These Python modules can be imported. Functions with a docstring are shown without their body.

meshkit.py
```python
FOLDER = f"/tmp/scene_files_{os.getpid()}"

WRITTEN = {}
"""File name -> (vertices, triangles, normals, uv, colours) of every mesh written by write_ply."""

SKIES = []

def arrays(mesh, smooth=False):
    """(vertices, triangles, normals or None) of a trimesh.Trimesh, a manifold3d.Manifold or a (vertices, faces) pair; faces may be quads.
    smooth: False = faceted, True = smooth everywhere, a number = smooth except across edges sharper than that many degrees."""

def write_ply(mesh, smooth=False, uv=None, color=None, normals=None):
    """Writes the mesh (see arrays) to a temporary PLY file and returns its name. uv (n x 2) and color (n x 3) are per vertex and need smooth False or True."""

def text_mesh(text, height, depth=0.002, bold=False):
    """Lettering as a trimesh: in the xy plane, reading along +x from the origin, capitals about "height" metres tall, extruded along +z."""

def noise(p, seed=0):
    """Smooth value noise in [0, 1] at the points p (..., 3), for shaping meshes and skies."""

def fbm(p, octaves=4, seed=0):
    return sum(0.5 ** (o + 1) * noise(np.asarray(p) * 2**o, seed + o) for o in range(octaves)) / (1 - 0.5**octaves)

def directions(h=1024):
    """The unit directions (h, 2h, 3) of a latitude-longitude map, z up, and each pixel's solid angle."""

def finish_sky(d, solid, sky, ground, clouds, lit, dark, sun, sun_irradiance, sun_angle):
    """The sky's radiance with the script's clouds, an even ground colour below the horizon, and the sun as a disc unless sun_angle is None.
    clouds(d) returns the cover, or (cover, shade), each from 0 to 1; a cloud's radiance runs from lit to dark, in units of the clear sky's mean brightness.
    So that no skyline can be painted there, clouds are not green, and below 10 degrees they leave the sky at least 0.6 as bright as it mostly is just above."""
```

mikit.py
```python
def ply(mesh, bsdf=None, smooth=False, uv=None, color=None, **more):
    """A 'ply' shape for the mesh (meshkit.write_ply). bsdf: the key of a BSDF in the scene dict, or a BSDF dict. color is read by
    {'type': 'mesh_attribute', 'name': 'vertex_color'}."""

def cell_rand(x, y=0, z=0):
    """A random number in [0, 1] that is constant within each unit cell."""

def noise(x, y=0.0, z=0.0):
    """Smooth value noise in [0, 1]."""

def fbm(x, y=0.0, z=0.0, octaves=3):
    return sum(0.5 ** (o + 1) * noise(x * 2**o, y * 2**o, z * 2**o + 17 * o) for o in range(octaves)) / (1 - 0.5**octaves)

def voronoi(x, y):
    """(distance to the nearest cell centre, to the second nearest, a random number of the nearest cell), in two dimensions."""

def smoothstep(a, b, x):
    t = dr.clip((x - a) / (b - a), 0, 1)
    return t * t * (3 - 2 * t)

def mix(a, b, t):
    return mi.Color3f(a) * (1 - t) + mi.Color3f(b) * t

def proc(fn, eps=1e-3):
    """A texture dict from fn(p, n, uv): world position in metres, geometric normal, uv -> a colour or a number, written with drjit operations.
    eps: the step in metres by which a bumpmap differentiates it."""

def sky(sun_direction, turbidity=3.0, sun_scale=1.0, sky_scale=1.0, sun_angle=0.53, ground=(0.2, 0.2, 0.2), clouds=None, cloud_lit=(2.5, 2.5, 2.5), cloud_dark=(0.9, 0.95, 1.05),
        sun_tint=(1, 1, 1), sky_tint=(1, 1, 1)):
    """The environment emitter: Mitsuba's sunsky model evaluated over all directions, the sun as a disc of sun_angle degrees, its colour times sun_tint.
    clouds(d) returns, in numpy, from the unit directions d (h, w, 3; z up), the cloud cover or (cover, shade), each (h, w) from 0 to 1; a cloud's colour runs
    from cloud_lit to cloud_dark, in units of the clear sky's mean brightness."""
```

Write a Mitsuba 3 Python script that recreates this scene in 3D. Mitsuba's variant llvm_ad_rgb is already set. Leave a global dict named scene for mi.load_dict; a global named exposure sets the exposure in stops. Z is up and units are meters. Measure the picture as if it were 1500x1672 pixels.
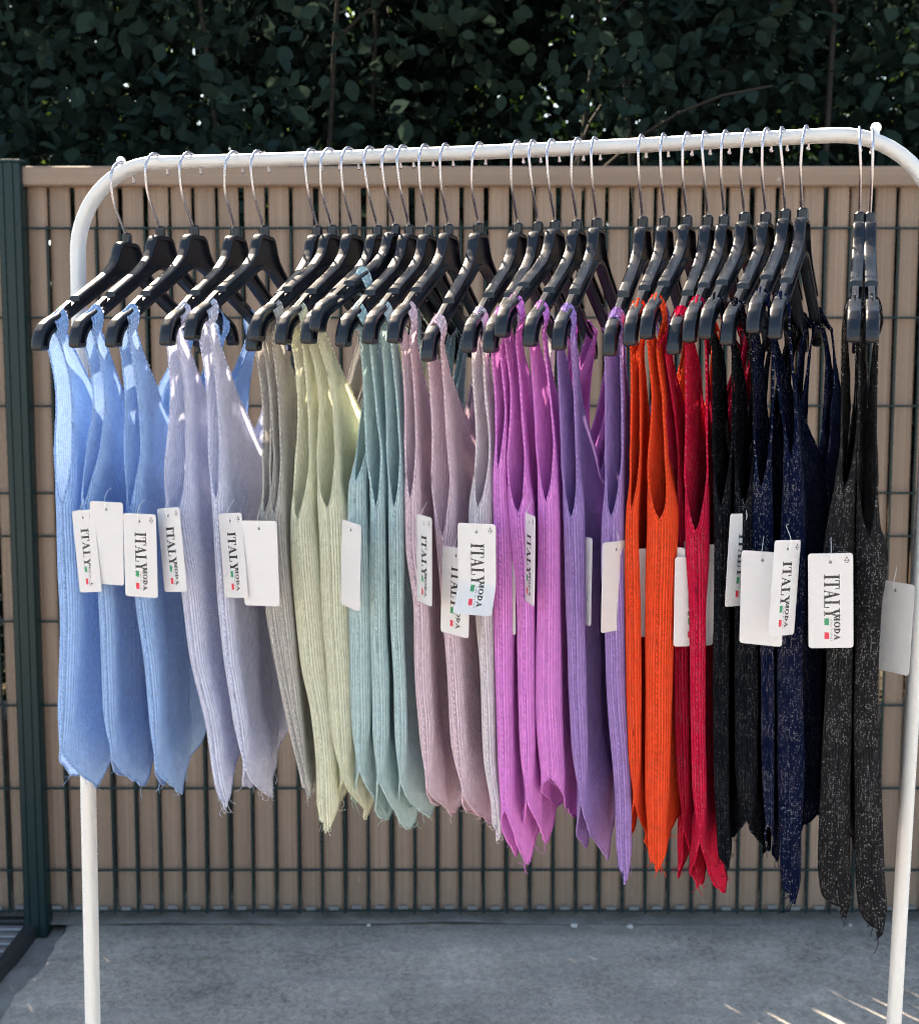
import math, numpy as np, trimesh, manifold3d as m3, shapely.geometry as sg, shapely.affinity as sa
from shapely import union_all
import drjit as dr, mitsuba as mi, mikit, meshkit
from mikit import ply, proc, noise, fbm, cell_rand, smoothstep, mix, voronoi

T = mi.ScalarTransform4f
V = lambda *a: np.array(a, float)
# ---------------------------------------------------------------- camera, sky, exposure
EYE, PITCH, FOCAL = V(0, 0, 1.33), 0.10925, 2200 / 1500
scene, labels = {}, {}
scene['camera'] = {'type': 'thinlens', 'aperture_radius': .0020, 'focus_distance': 1.42, 'fov_axis': 'x', 'fov': math.degrees(2 * math.atan(0.5 / FOCAL)), 'near_clip': 0.05, 'far_clip': 400.0,
                   'to_world': T().look_at(origin=EYE.tolist(), target=(EYE + V(0, math.cos(PITCH), -math.sin(PITCH))).tolist(), up=[0, 0, 1])}
SUN_ELEV = math.radians(50)
SUN = V(-0.55 * math.cos(SUN_ELEV), 0.835 * math.cos(SUN_ELEV), math.sin(SUN_ELEV))
scene['sky'] = mikit.sky(SUN.tolist(), turbidity=3, sky_tint=(1.27, 1.0, .74), ground=(.3, .29, .27))
exposure = 3.75

# ---------------------------------------------------------------- helpers
def rng(seed): return np.random.default_rng(seed)
def numbered(key):
    if key not in scene and key not in labels and not any(k.startswith(key + '__') for k in scene): return key
    n = 1
    while True:
        k = f'{key}_{n:03d}'
        if k not in scene and k not in labels and not any(q.startswith(k + '__') for q in scene): return k
        n += 1
COUNT = {}
def part(parent, name, shape, label=None, kind=None):
    base = parent + '__' + name
    n = COUNT.get(base, 0); COUNT[base] = n + 1
    key = base if n == 0 else f'{base}_{n:03d}'
    scene[key] = shape
    if label or kind: labels[key] = {**({'label': label} if label else {}), **({'kind': kind} if kind else {})}
    return key
def thing(name, label, category=None, group=None, kind=None, shape=None):
    n = COUNT.get(name, 0); COUNT[name] = n + 1
    key = name if n == 0 else f'{name}_{n:03d}'
    labels[key] = {'label': label}
    if category: labels[key]['category'] = category
    if group: labels[key]['group'] = group
    if kind: labels[key]['kind'] = kind
    if shape: scene[key] = shape
    return key
def placed(shape, mat): return {**shape, 'to_world': T(np.asarray(mat, float).tolist())}
def mat4(x, y, z, o):
    m = np.eye(4); m[:3, 0], m[:3, 1], m[:3, 2], m[:3, 3] = x, y, z, o
    return m
def box(x0, x1, y0, y1, z0, z1, bevel=0.0):
    """a box with chamfered edges"""
    if bevel <= 0:
        return trimesh.creation.box(bounds=[[x0, y0, z0], [x1, y1, z1]])
    b = bevel
    pts = []
    for sx in (0, 1):
        for sy in (0, 1):
            for sz in (0, 1):
                c = V((x0, x1)[sx], (y0, y1)[sy], (z0, z1)[sz]); d = V(1 - 2 * sx, 1 - 2 * sy, 1 - 2 * sz) * b
                for k in range(3):
                    q = c + d; q[k] = c[k]; pts.append(q)
    return trimesh.convex.convex_hull(np.array(pts))
def tube(path, radius, sides=8, ry=None, up=None, cap=True):
    """a swept tube; radius (and ry) may vary along the path; up fixes the section's second axis"""
    p = np.asarray(path, float); n = len(p)
    t = np.gradient(p, axis=0); t /= np.linalg.norm(t, axis=1, keepdims=True) + 1e-12
    if up is None:
        ref = V(0, 0, 1) if abs(t[0, 2]) < 0.9 else V(1, 0, 0)
        a = np.zeros_like(p); a0 = np.cross(t[0], ref); a0 /= np.linalg.norm(a0); a[0] = a0
        for i in range(1, n):
            q = a[i - 1] - t[i] * (a[i - 1] @ t[i]); a[i] = q / (np.linalg.norm(q) + 1e-12)
        b = np.cross(t, a)
    else:
        b = np.tile(np.asarray(up, float), (n, 1)); a = np.cross(b, t); a /= np.linalg.norm(a, axis=1, keepdims=True)
    r = np.broadcast_to(radius, (n,)); r2 = r if ry is None else np.broadcast_to(ry, (n,))
    ang = (np.arange(sides) + 0.5) * 2 * np.pi / sides
    v = p[:, None] + r[:, None, None] * np.cos(ang)[None, :, None] * a[:, None] + r2[:, None, None] * np.sin(ang)[None, :, None] * b[:, None]
    i, j = np.meshgrid(np.arange(n - 1), np.arange(sides), indexing='ij')
    q = np.stack([i * sides + j, i * sides + (j + 1) % sides, (i + 1) * sides + (j + 1) % sides, (i + 1) * sides + j], -1).reshape(-1, 4)
    f = np.vstack([q[:, [0, 1, 2]], q[:, [0, 2, 3]]]); v = v.reshape(-1, 3)
    if cap:
        v = np.vstack([v, p[:1], p[-1:]]); k = np.arange(sides); c = len(v) - 2
        f = np.vstack([f, np.stack([k, k * 0 + c, (k + 1) % sides], 1)[:, ::-1] * 1, np.stack([k + (n - 1) * sides, (k + 1) % sides + (n - 1) * sides, k * 0 + c + 1], 1)])
    return trimesh.Trimesh(v, f, process=False)
def joined(ms): return trimesh.util.concatenate(ms)
def spline(pts, n):
    from scipy.interpolate import CubicSpline
    p = np.asarray(pts, float); d = np.r_[0, np.cumsum(np.linalg.norm(np.diff(p, axis=0), axis=1))]
    return CubicSpline(d, p)(np.linspace(0, d[-1], n))
def extrude(poly, depth, z0=0.0):
    gs = getattr(poly, 'geoms', [poly])
    ms = []
    for g in gs:
        if g.area < 1e-10: continue
        m = trimesh.creation.extrude_polygon(g, depth, engine='earcut'); m.apply_translation([0, 0, z0]); ms.append(m)
    return joined(ms)

# ---------------------------------------------------------------- materials
def two(b): return {'type': 'twosided', 'b': b}
def rgb(*c): return {'type': 'rgb', 'value': list(c)}
def wood_slat(p, n, uv):
    k = cell_rand(uv.x, 3.0)                       # uv.x: slat number + position across it, uv.y: metres along it
    x = uv.x * 1.0
    g = fbm(x * 14.0 + k * 31.0, uv.y * 0.9, 0.0, 3)
    fine = noise(x * 46.0 + 7.0 * k, uv.y * 2.2, 2.0)
    blot = fbm(x * 2.2, uv.y * 1.6, k * 40.0, 2)
    c = mix(mi.Color3f(.205, .143, .107), mi.Color3f(.246, .179, .137), smoothstep(.25, .75, g))
    c = c * (0.95 + .08 * fine) * (0.9 + .22 * blot)
    c = c * mix(mi.Color3f(.90, .88, .86), mi.Color3f(1.08, 1.06, 1.03), k)
    dirt = smoothstep(.16, .0, uv.y) * (.35 + .5 * noise(x * 9., uv.y * 30., 1.))
    speck = smoothstep(.965, .985, noise(x * 30., uv.y * 28., 9.))
    c = mix(c, mi.Color3f(.16, .135, .11), dirt * .6)
    return mix(c, mi.Color3f(.42, .38, .33), speck * .5)
scene['slat_plastic'] = two({'type': 'principled', 'base_color': proc(wood_slat), 'roughness': .5, 'specular': .4})
def concrete_colour(p, n, uv):
    a = fbm(p.x * 1.7, p.y * 1.7, 0., 4); b = fbm(p.x * 9., p.y * 11., 4., 4); c = noise(p.x * 120., p.y * 120., 1.); d = noise(p.x * 420., p.y * 420., 3.)
    v = .34 + .20 * (a - .5) + .20 * (b - .5) + .14 * (c - .5) + .16 * (d - .5)
    col = mi.Color3f(v * 1.0, v * .90, v * .80)
    pit = smoothstep(.84, .92, noise(p.x * 90., p.y * 90., 8.)) * smoothstep(.5, .7, noise(p.x * 6., p.y * 6., 11.))
    pale = smoothstep(.62, .8, fbm(p.x * 5., p.y * 14., 21., 3))
    trow = smoothstep(.55, .75, fbm(p.x * 2.2 + p.y * .6, p.y * 26., 5., 3))
    col = mix(col, mi.Color3f(.09, .087, .083), pit * .4)
    col = mix(col, mi.Color3f(.33, .325, .31), pale * .35)
    col = mix(col, mi.Color3f(.26, .255, .245), trow * .3)
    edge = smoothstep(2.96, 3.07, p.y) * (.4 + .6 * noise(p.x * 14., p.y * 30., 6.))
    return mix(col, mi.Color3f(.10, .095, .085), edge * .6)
def concrete_bump(p, n, uv): return fbm(p.x * 60., p.y * 60., 0., 3) * .0022 + fbm(p.x * 9., p.y * 9., 3., 2) * .004
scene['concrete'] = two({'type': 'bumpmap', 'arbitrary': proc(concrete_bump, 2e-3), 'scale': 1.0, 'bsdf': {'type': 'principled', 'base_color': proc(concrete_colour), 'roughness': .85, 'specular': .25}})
def rough_mortar(p, n, uv):
    a = fbm(p.x * 22., p.y * 22., p.z * 22., 4); b = noise(p.x * 160., p.y * 160., p.z * 160.)
    v = .10 + .16 * a + .06 * b
    return mi.Color3f(v, v * .97, v * .93)
scene['mortar'] = two({'type': 'principled', 'base_color': proc(rough_mortar), 'roughness': .95, 'specular': .1})
def soil_colour(p, n, uv):
    v = .04 + .08 * fbm(p.x * 3., p.y * 3., 0., 4)
    return mi.Color3f(v * 1.1, v, v * .8)
scene['soil'] = two({'type': 'principled', 'base_color': proc(soil_colour), 'roughness': 1.0, 'specular': .0})
scene['green_metal'] = two({'type': 'principled', 'base_color': rgb(.0025, .017, .0195), 'roughness': .45, 'specular': .35})
scene['white_metal'] = two({'type': 'principled', 'base_color': rgb(.60, .60, .60), 'roughness': .28, 'specular': .5, 'clearcoat': .5, 'clearcoat_gloss': .8})
scene['white_knob'] = two({'type': 'principled', 'base_color': rgb(.82, .82, .80), 'roughness': .2, 'specular': .5})
def scuffed(p, n, uv): return .20 + .18 * fbm(p.x * 60., p.y * 60., p.z * 60., 3)
scene['black_plastic'] = two({'type': 'principled', 'base_color': rgb(.006, .008, .014), 'roughness': proc(scuffed), 'specular': .42})
scene['steel_wire'] = two({'type': 'roughconductor', 'material': 'Cr', 'alpha': .20, 'specular_reflectance': rgb(.78, .78, .80)})
scene['card'] = two({'type': 'principled', 'base_color': rgb(.58, .565, .575), 'roughness': .42, 'specular': .35})
scene['pale_stone'] = two({'type': 'principled', 'base_color': rgb(.42, .41, .40), 'roughness': .9})
scene['ink'] = two({'type': 'principled', 'base_color': rgb(.018, .018, .02), 'roughness': .5})
scene['ink_green'] = two({'type': 'principled', 'base_color': rgb(.03, .22, .10), 'roughness': .5})
scene['ink_red'] = two({'type': 'principled', 'base_color': rgb(.55, .03, .06), 'roughness': .5})
scene['ink_pale'] = two({'type': 'principled', 'base_color': rgb(.55, .56, .56), 'roughness': .5})
scene['eyelet'] = two({'type': 'principled', 'base_color': rgb(.09, .09, .10), 'roughness': .5})
scene['clear_nylon'] = two({'type': 'principled', 'base_color': rgb(.75, .75, .74), 'roughness': .2, 'specular': .6})
scene['dark_iron'] = two({'type': 'principled', 'base_color': rgb(.035, .038, .043), 'roughness': .5, 'metallic': .4})
scene['grate_steel'] = two({'type': 'principled', 'base_color': rgb(.30, .31, .33), 'roughness': .45, 'metallic': .6})
scene['grey_clip'] = two({'type': 'principled', 'base_color': rgb(.13, .135, .14), 'roughness': .6})
def leaf_colour(p, n, uv):
    k = uv.x; v = uv.y
    c = mix(mi.Color3f(.018, .034, .035), mi.Color3f(.038, .060, .042), k)
    return c * (.8 + .4 * v)
scene['leaf'] = {'type': 'principledthin', 'base_color': proc(leaf_colour), 'roughness': .42, 'diff_trans': .75, 'eta': 1.4}
def painted_sunlit_leaf(p, n, uv):
    return mix(mi.Color3f(.08, .16, .03), mi.Color3f(.20, .27, .05), uv.x) * (.8 + .4 * uv.y)  # sunlit yellow-green of the back leaves is put into the colour
scene['painted_sunlit_leaf'] = {'type': 'principledthin', 'base_color': proc(painted_sunlit_leaf), 'roughness': .5, 'diff_trans': 1.1, 'eta': 1.4}
scene['bark'] = two({'type': 'principled', 'base_color': rgb(.028, .024, .020), 'roughness': .9})
# one knit for every top: uv.x = 4 * colour number + metres across (fold at 2), uv.y = metres up the cloth
DYES = [(.40, .60, .96), (.78, .81, 1.0), (.56, .54, .52), (.90, .91, .73), (.58, .76, .80), (.86, .68, .79), (.90, .84, .90), (.83, .29, .82), (.39, .25, .61), (.88, .085, .028), (.54, .011, .052), (.0065, .0075, .011), (.0045, .0075, .030), (.016, .0155, .0175)]
GLINT = [.45, .40, .55, .50, .50, .55, .50, .45, .50, .25, .55, .30, .80, .95]
def dye(uv):
    i = dr.floor(uv.x / 4.0); c = mi.Color3f(0.); g = mi.Float(0.)
    for k, d in enumerate(DYES):
        on = dr.abs(i - k) < .5
        c = dr.select(on, mi.Color3f(*d), c); g = dr.select(on, mi.Float(GLINT[k]), g)
    return c, g, uv.x - i * 4.0 - 2.0
RIB = .0031
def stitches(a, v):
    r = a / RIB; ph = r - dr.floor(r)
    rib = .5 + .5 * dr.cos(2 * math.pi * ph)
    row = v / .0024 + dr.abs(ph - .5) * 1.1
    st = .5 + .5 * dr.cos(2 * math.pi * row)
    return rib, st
def knit_colour(p, n, uv):
    c, g, a = dye(uv)
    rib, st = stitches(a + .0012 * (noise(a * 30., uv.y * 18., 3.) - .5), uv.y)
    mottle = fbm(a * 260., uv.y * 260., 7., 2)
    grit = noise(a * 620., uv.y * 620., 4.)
    c = c * (.64 + .66 * rib) * (.80 + .34 * st) * (.84 + .32 * mottle) * (.86 + .28 * grit)  # shade in the grooves between ribs is painted into the base colour
    def dots(k, r0, keep, seed):                     # painted glints of metal yarn, put into the base colour, one at most per cell
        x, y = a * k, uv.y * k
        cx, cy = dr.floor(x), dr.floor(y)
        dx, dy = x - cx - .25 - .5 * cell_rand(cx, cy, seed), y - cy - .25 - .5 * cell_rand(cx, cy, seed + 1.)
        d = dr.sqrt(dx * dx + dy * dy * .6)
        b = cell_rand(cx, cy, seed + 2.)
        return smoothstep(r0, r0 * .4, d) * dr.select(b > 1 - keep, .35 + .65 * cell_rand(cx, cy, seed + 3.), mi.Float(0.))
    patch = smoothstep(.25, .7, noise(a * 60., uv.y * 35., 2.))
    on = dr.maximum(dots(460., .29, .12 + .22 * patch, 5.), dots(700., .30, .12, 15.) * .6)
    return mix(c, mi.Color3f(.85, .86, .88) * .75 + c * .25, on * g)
def knit_bump(p, n, uv):
    c, g, a = dye(uv)
    rib, st = stitches(a, uv.y)
    return rib * .0011 + st * .0005
def knit_through(p, n, uv):
    c, g, a = dye(uv)
    return .22 + .70 * mi.luminance(c)
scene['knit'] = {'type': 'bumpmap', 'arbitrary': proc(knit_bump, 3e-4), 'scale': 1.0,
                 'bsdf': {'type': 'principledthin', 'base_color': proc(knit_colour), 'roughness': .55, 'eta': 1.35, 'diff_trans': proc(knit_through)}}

# ---------------------------------------------------------------- ground
def sheet(x0, x1, y0, y1, nx, ny, z, amp=0.0, seed=1):
    xs, ys = np.linspace(x0, x1, nx), np.linspace(y0, y1, ny)
    X, Y = np.meshgrid(xs, ys); P = np.stack([X, Y, X * 0], -1)
    P[..., 2] = z + amp * (meshkit.fbm(P * 3.0, 4, seed) - .5)
    i, j = np.meshgrid(np.arange(ny - 1), np.arange(nx - 1), indexing='ij'); a = i * nx + j
    f = np.stack([a, a + 1, a + nx + 1, a + nx], -1).reshape(-1, 4)
    return trimesh.Trimesh(P.reshape(-1, 3), np.vstack([f[:, [0, 1, 2]], f[:, [0, 2, 3]]]), process=False)
thing('ground', 'dark earth reaching to the horizon', kind='structure', shape=ply(sheet(-120, 120, -120, 120, 40, 40, -.05), 'soil'))
# the concrete slab, its left edge crumbled
def slab():
    r = rng(3); ys = np.linspace(-8, 3.105, 300); dy = ys[1] - ys[0]
    pts = np.stack([ys, ys * 0, ys * 0], -1)
    edge = -.935 + .055 * (meshkit.fbm(pts * 5, 4, 5) - .5) + .03 * (meshkit.fbm(pts * 22, 3, 6) - .5)
    xs = np.r_[0, np.geomspace(.004, 9, 80)]
    X = edge[:, None] + xs[None, :]; Y = np.repeat(ys[:, None], len(xs), 1)
    P = np.stack([X, Y, X * 0], -1)
    P[..., 2] = .004 * (meshkit.fbm(P * 4, 3, 9) - .5) - .012 * np.exp(-xs[None, :] / .012) * (meshkit.fbm(P * 18, 3, 12))
    P[..., 0, None][:, 0] += 0
    P[:, 0, 2] = -.045
    n = len(xs); i, j = np.meshgrid(np.arange(len(ys) - 1), np.arange(n - 1), indexing='ij'); a = i * n + j
    f = np.stack([a, a + 1, a + n + 1, a + n], -1).reshape(-1, 4)
    return trimesh.Trimesh(P.reshape(-1, 3), np.vstack([f[:, [0, 1, 2]], f[:, [0, 2, 3]]]), process=False)
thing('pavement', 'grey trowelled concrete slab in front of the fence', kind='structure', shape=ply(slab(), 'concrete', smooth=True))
m = sheet(-1.03, -.86, -8, 3.12, 40, 900, -.014, .035, 4)
thing('mortar_joint', 'crumbling mortar strip between concrete slab and drain grate', kind='structure', shape=ply(m, 'mortar', smooth=True))
thing('pavement_beyond_drain', 'concrete paving left of the drain grate', kind='structure', shape=ply(sheet(-9, -1.63, -8, 3.10, 30, 40, -.004), 'concrete'))
labels['side_pavement'] = labels.pop('pavement_beyond_drain'); scene['side_pavement'] = scene.pop('pavement_beyond_drain')
# rough lip of old mortar along the foot of the fence
m = sheet(-4, 5, 3.085, 3.26, 700, 14, .004, .02, 8)
thing('fence_footing', 'pale strip of rough concrete along the foot of the fence', kind='structure', shape=ply(m, 'mortar', smooth=True))
# drain grate
g = thing('drain_grate', 'dark iron drain grate with parallel bars let into the paving', 'drain grate')
x1, x0, y1, y0 = -1.002, -1.60, 3.085, .8
part(g, 'frame', ply(joined([box(x1 - .028, x1, y0, y1, -.04, .012, .003), box(x0, x0 + .028, y0, y1, -.04, .012, .003), box(x0, x1, y1, y1 + .028, -.04, .012, .003), box(x0, x1, y0 - .028, y0, -.04, .012, .003)]), 'dark_iron'))
part(g, 'pit', ply(box(x0 + .03, x1 - .03, y0, y1, -.30, -.042), 'dark_iron'))
bar = ply(box(x0 + .0285, x1 - .0285, -.011, .011, -.028, .006, .002), 'grate_steel')
for k in range(56): part(g, 'bar', placed(bar, mat4(V(1, 0, 0), V(0, 1, 0), V(0, 0, 1), V(0, y1 - .025 - .040 * k, 0))))

# ---------------------------------------------------------------- fence
WY, PITCH_W, X0 = 3.092, .05495, -.931
Z0 = .035                                                   # height of the lowest wire
WIRES = [Z0, Z0 + .1, Z0 + .3, Z0 + .5, Z0 + .7, Z0 + .9, Z0 + 1.0, Z0 + 1.2, Z0 + 1.4, Z0 + 1.6]
def slat_mesh(k):
    w, n = .0456, 11; a = np.r_[-1, np.linspace(-1, 1, n - 2), 1]; zs = np.r_[.028, np.linspace(.1, 1.735, 10)]
    r = rng(100 + k); bow = .0020 * r.normal(); lean = .0012 * r.normal()
    X = a[None, :] * w / 2 + bow * np.sin(zs * 2.4)[:, None] + lean * (zs[:, None] - .8); Y = .0035 * (a[None, :] ** 2) + 0 * zs[:, None] + .0085 * np.isin(np.arange(n), (0, n - 1))[None, :] + .0018 * r.normal() + .002 * np.sin(zs * 5 + r.uniform(0, 6))[:, None]
    P = np.stack([X, Y, np.repeat(zs[:, None], n, 1)], -1); uv = np.stack([k + .04 + .46 * (a[None, :] + 1) + 0 * zs[:, None], P[..., 2]], -1)
    i, j = np.meshgrid(np.arange(len(zs) - 1), np.arange(n - 1), indexing='ij'); q = i * n + j
    f = np.stack([q, q + 1, q + n + 1, q + n], -1).reshape(-1, 4)
    return trimesh.Trimesh(P.reshape(-1, 3), np.vstack([f[:, [0, 1, 2]], f[:, [0, 2, 3]]]), process=False), uv.reshape(-1, 2)
def slat_ply(k):
    m_, uv = slat_mesh(k); return ply(m_, 'slat_plastic', smooth=True, uv=uv)
wire_v = ply(tube([[0, 0, Z0 - .008], [0, 0, 1.64]], .0027, 8), 'green_metal', smooth=40)
clip = ply(box(-.0115, .0115, -.004, .004, .038, .0465, .0015), 'grey_clip')
def panel(xa, count, label, seed):
    g = thing('slat_fence', label, 'fence')
    xb = xa + PITCH_W * count
    for z in WIRES: part(g, 'horizontal_wire', ply(tube([[xa - .02, WY - .0045, z], [(xa + xb) / 2, WY - .0045, z + .0005], [xb + .02, WY - .0045, z]], .0026, 8), 'green_metal', smooth=40))
    for k in range(count + 1): part(g, 'vertical_wire', placed(wire_v, mat4(V(1, 0, 0), V(0, 1, 0), V(0, 0, 1), V(xa + k * PITCH_W, WY, 0))))
    for k in range(count):
        part(g, 'slat', placed(slat_ply(seed + k), mat4(V(1, 0, 0), V(0, 1, 0), V(0, 0, 1), V(xa + (k + .5) * PITCH_W, WY + .009, 0))))
        part(g, 'clip', placed(clip, mat4(V(1, 0, 0), V(0, 1, 0), V(0, 0, 1), V(xa + (k + .5) * PITCH_W, WY - .004, -.002 + .004 * rng(seed + k).random()))))
    m_ = box(xa - .018, xb + .018, WY - .016, WY + .03, 1.7275, 1.771, .003)
    uv = np.stack([seed + 700.3 + .25 * (m_.vertices[:, 2] - 1.727) / .044, m_.vertices[:, 0] * 1.0 + 5], -1)
    part(g, 'top_rail', ply(m_, 'slat_plastic', uv=uv))
    return g
W0 = X0 - PITCH_W                                           # first wire right of the near post
panel(W0 + 0 * PITCH_W, 45, 'wood effect slat fence panel behind the clothes rack', 0)
panel(W0 - .055 - 46 * PITCH_W + .078, 45, 'wood effect slat fence panel left of the dark green post', 60)
panel(W0 + 45 * PITCH_W + .075, 45, 'wood effect slat fence panel far right beyond the rack', 120)
def post(x, label):
    pts = [(-.027, .0), (-.027, -.022), (-.024, -.027), (-.013, -.0285), (-.012, -.0255), (-.0095, -.0255), (-.0085, -.0285), (.0085, -.0285), (.0095, -.0255), (.012, -.0255), (.013, -.0285), (.024, -.027), (.027, -.022), (.027, 0), (.024, .030), (-.024, .030)]
    body = extrude(sg.Polygon(pts), 1.80, -.02)
    cap = tube([[0, 0, 0], [0, 0, .006], [0, 0, .009]], V(.041, .041, .036), 4, V(.043, .043, .038), up=None)
    g = thing('fence_post', label, 'fence post')
    at = mat4(V(1, 0, 0), V(0, 1, 0), V(0, 0, 1), V(x, WY - .004, 0))
    part(g, 'shaft', placed(ply(body, 'green_metal', smooth=35), at))
    part(g, 'cap', placed(ply(box(-.0295, .0295, -.031, .032, 1.775, 1.7845, .003), 'green_metal'), at))
post(-1.003, 'dark green metal fence post left of the clothes rack')
post(W0 + 45 * PITCH_W + .0375, 'dark green metal fence post far right of the rack')
r = rng(8)
for k, (x, y, s) in enumerate([(.273, 3.075, .009), (.405, 3.07, .008), (-.216, 3.08, .005), (.93, 3.08, .005)]):
    m_ = trimesh.creation.icosphere(subdivisions=2, radius=s); m_.vertices += (meshkit.fbm(m_.vertices * 150, 3, k)[:, None] - .5) * s * m_.vertices / s * 1.1
    m_.vertices[:, 2] *= .55; m_.apply_translation([x, y, s * .35])
    thing('stone', ['pale pebble at fence foot below the purple tops', 'white pebble at fence foot below the orange top', 'small pale pebble at fence foot below the pale yellow tops', 'small pale pebble at fence foot by the right leg'][k], 'pebble', shape=ply(m_, 'pale_stone', smooth=True))
thing('added_low_wall', 'unseen low wall added behind the slat fence to cut off the sun streaks', kind='structure', shape=ply(box(-4.5, 5, 3.24, 3.40, -.05, .47, .01), 'mortar'))  # unseen box, added so sun streaks start away from the fence foot

# ---------------------------------------------------------------- hedge
def leaf_shape():
    """a broad folded leaf with a point, 1 long"""
    a = [(0, 0, 0), (-.25, .2, .035), (-.36, .48, .045), (-.22, .79, .01), (0, 1.0, -.10), (.22, .79, .01), (.36, .48, .045), (.25, .2, .035), (0, .5, -.035)]
    f = [(0, 7, 8), (7, 6, 8), (6, 5, 8), (5, 4, 8), (4, 3, 8), (3, 2, 8), (2, 1, 8), (1, 0, 8)]
    return np.array(a, float), np.array(f)
def leaves(centres, outward, sizes, seed, tone):
    r = rng(seed); n = len(centres); v, f = leaf_shape()
    d = r.normal(size=(n, 3)) + outward; d[:, 2] -= .5; d /= np.linalg.norm(d, axis=1, keepdims=True)      # the way the leaf points
    up = r.normal(size=(n, 3)) * .8 + V(0, -.3, 1.0); x = np.cross(d, up); x /= np.linalg.norm(x, axis=1, keepdims=True); z = np.cross(x, d)
    P = centres[:, None] + sizes[:, None, None] * (v[None, :, :1] * x[:, None] + v[None, :, 1:2] * d[:, None] + v[None, :, 2:] * z[:, None])
    F = (f[None] + (np.arange(n) * len(v))[:, None, None]).reshape(-1, 3)
    uv = np.repeat(np.stack([np.clip(tone, 0, 1), r.random(n)], 1), len(v), 0)
    return trimesh.Trimesh(P.reshape(-1, 3), F, process=False), uv
def hits(p, dx=0):     # where a sun ray through p meets the ground
    return p[:, :2] - SUN[None, :2] / SUN[2] * p[:, 2:3]
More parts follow.
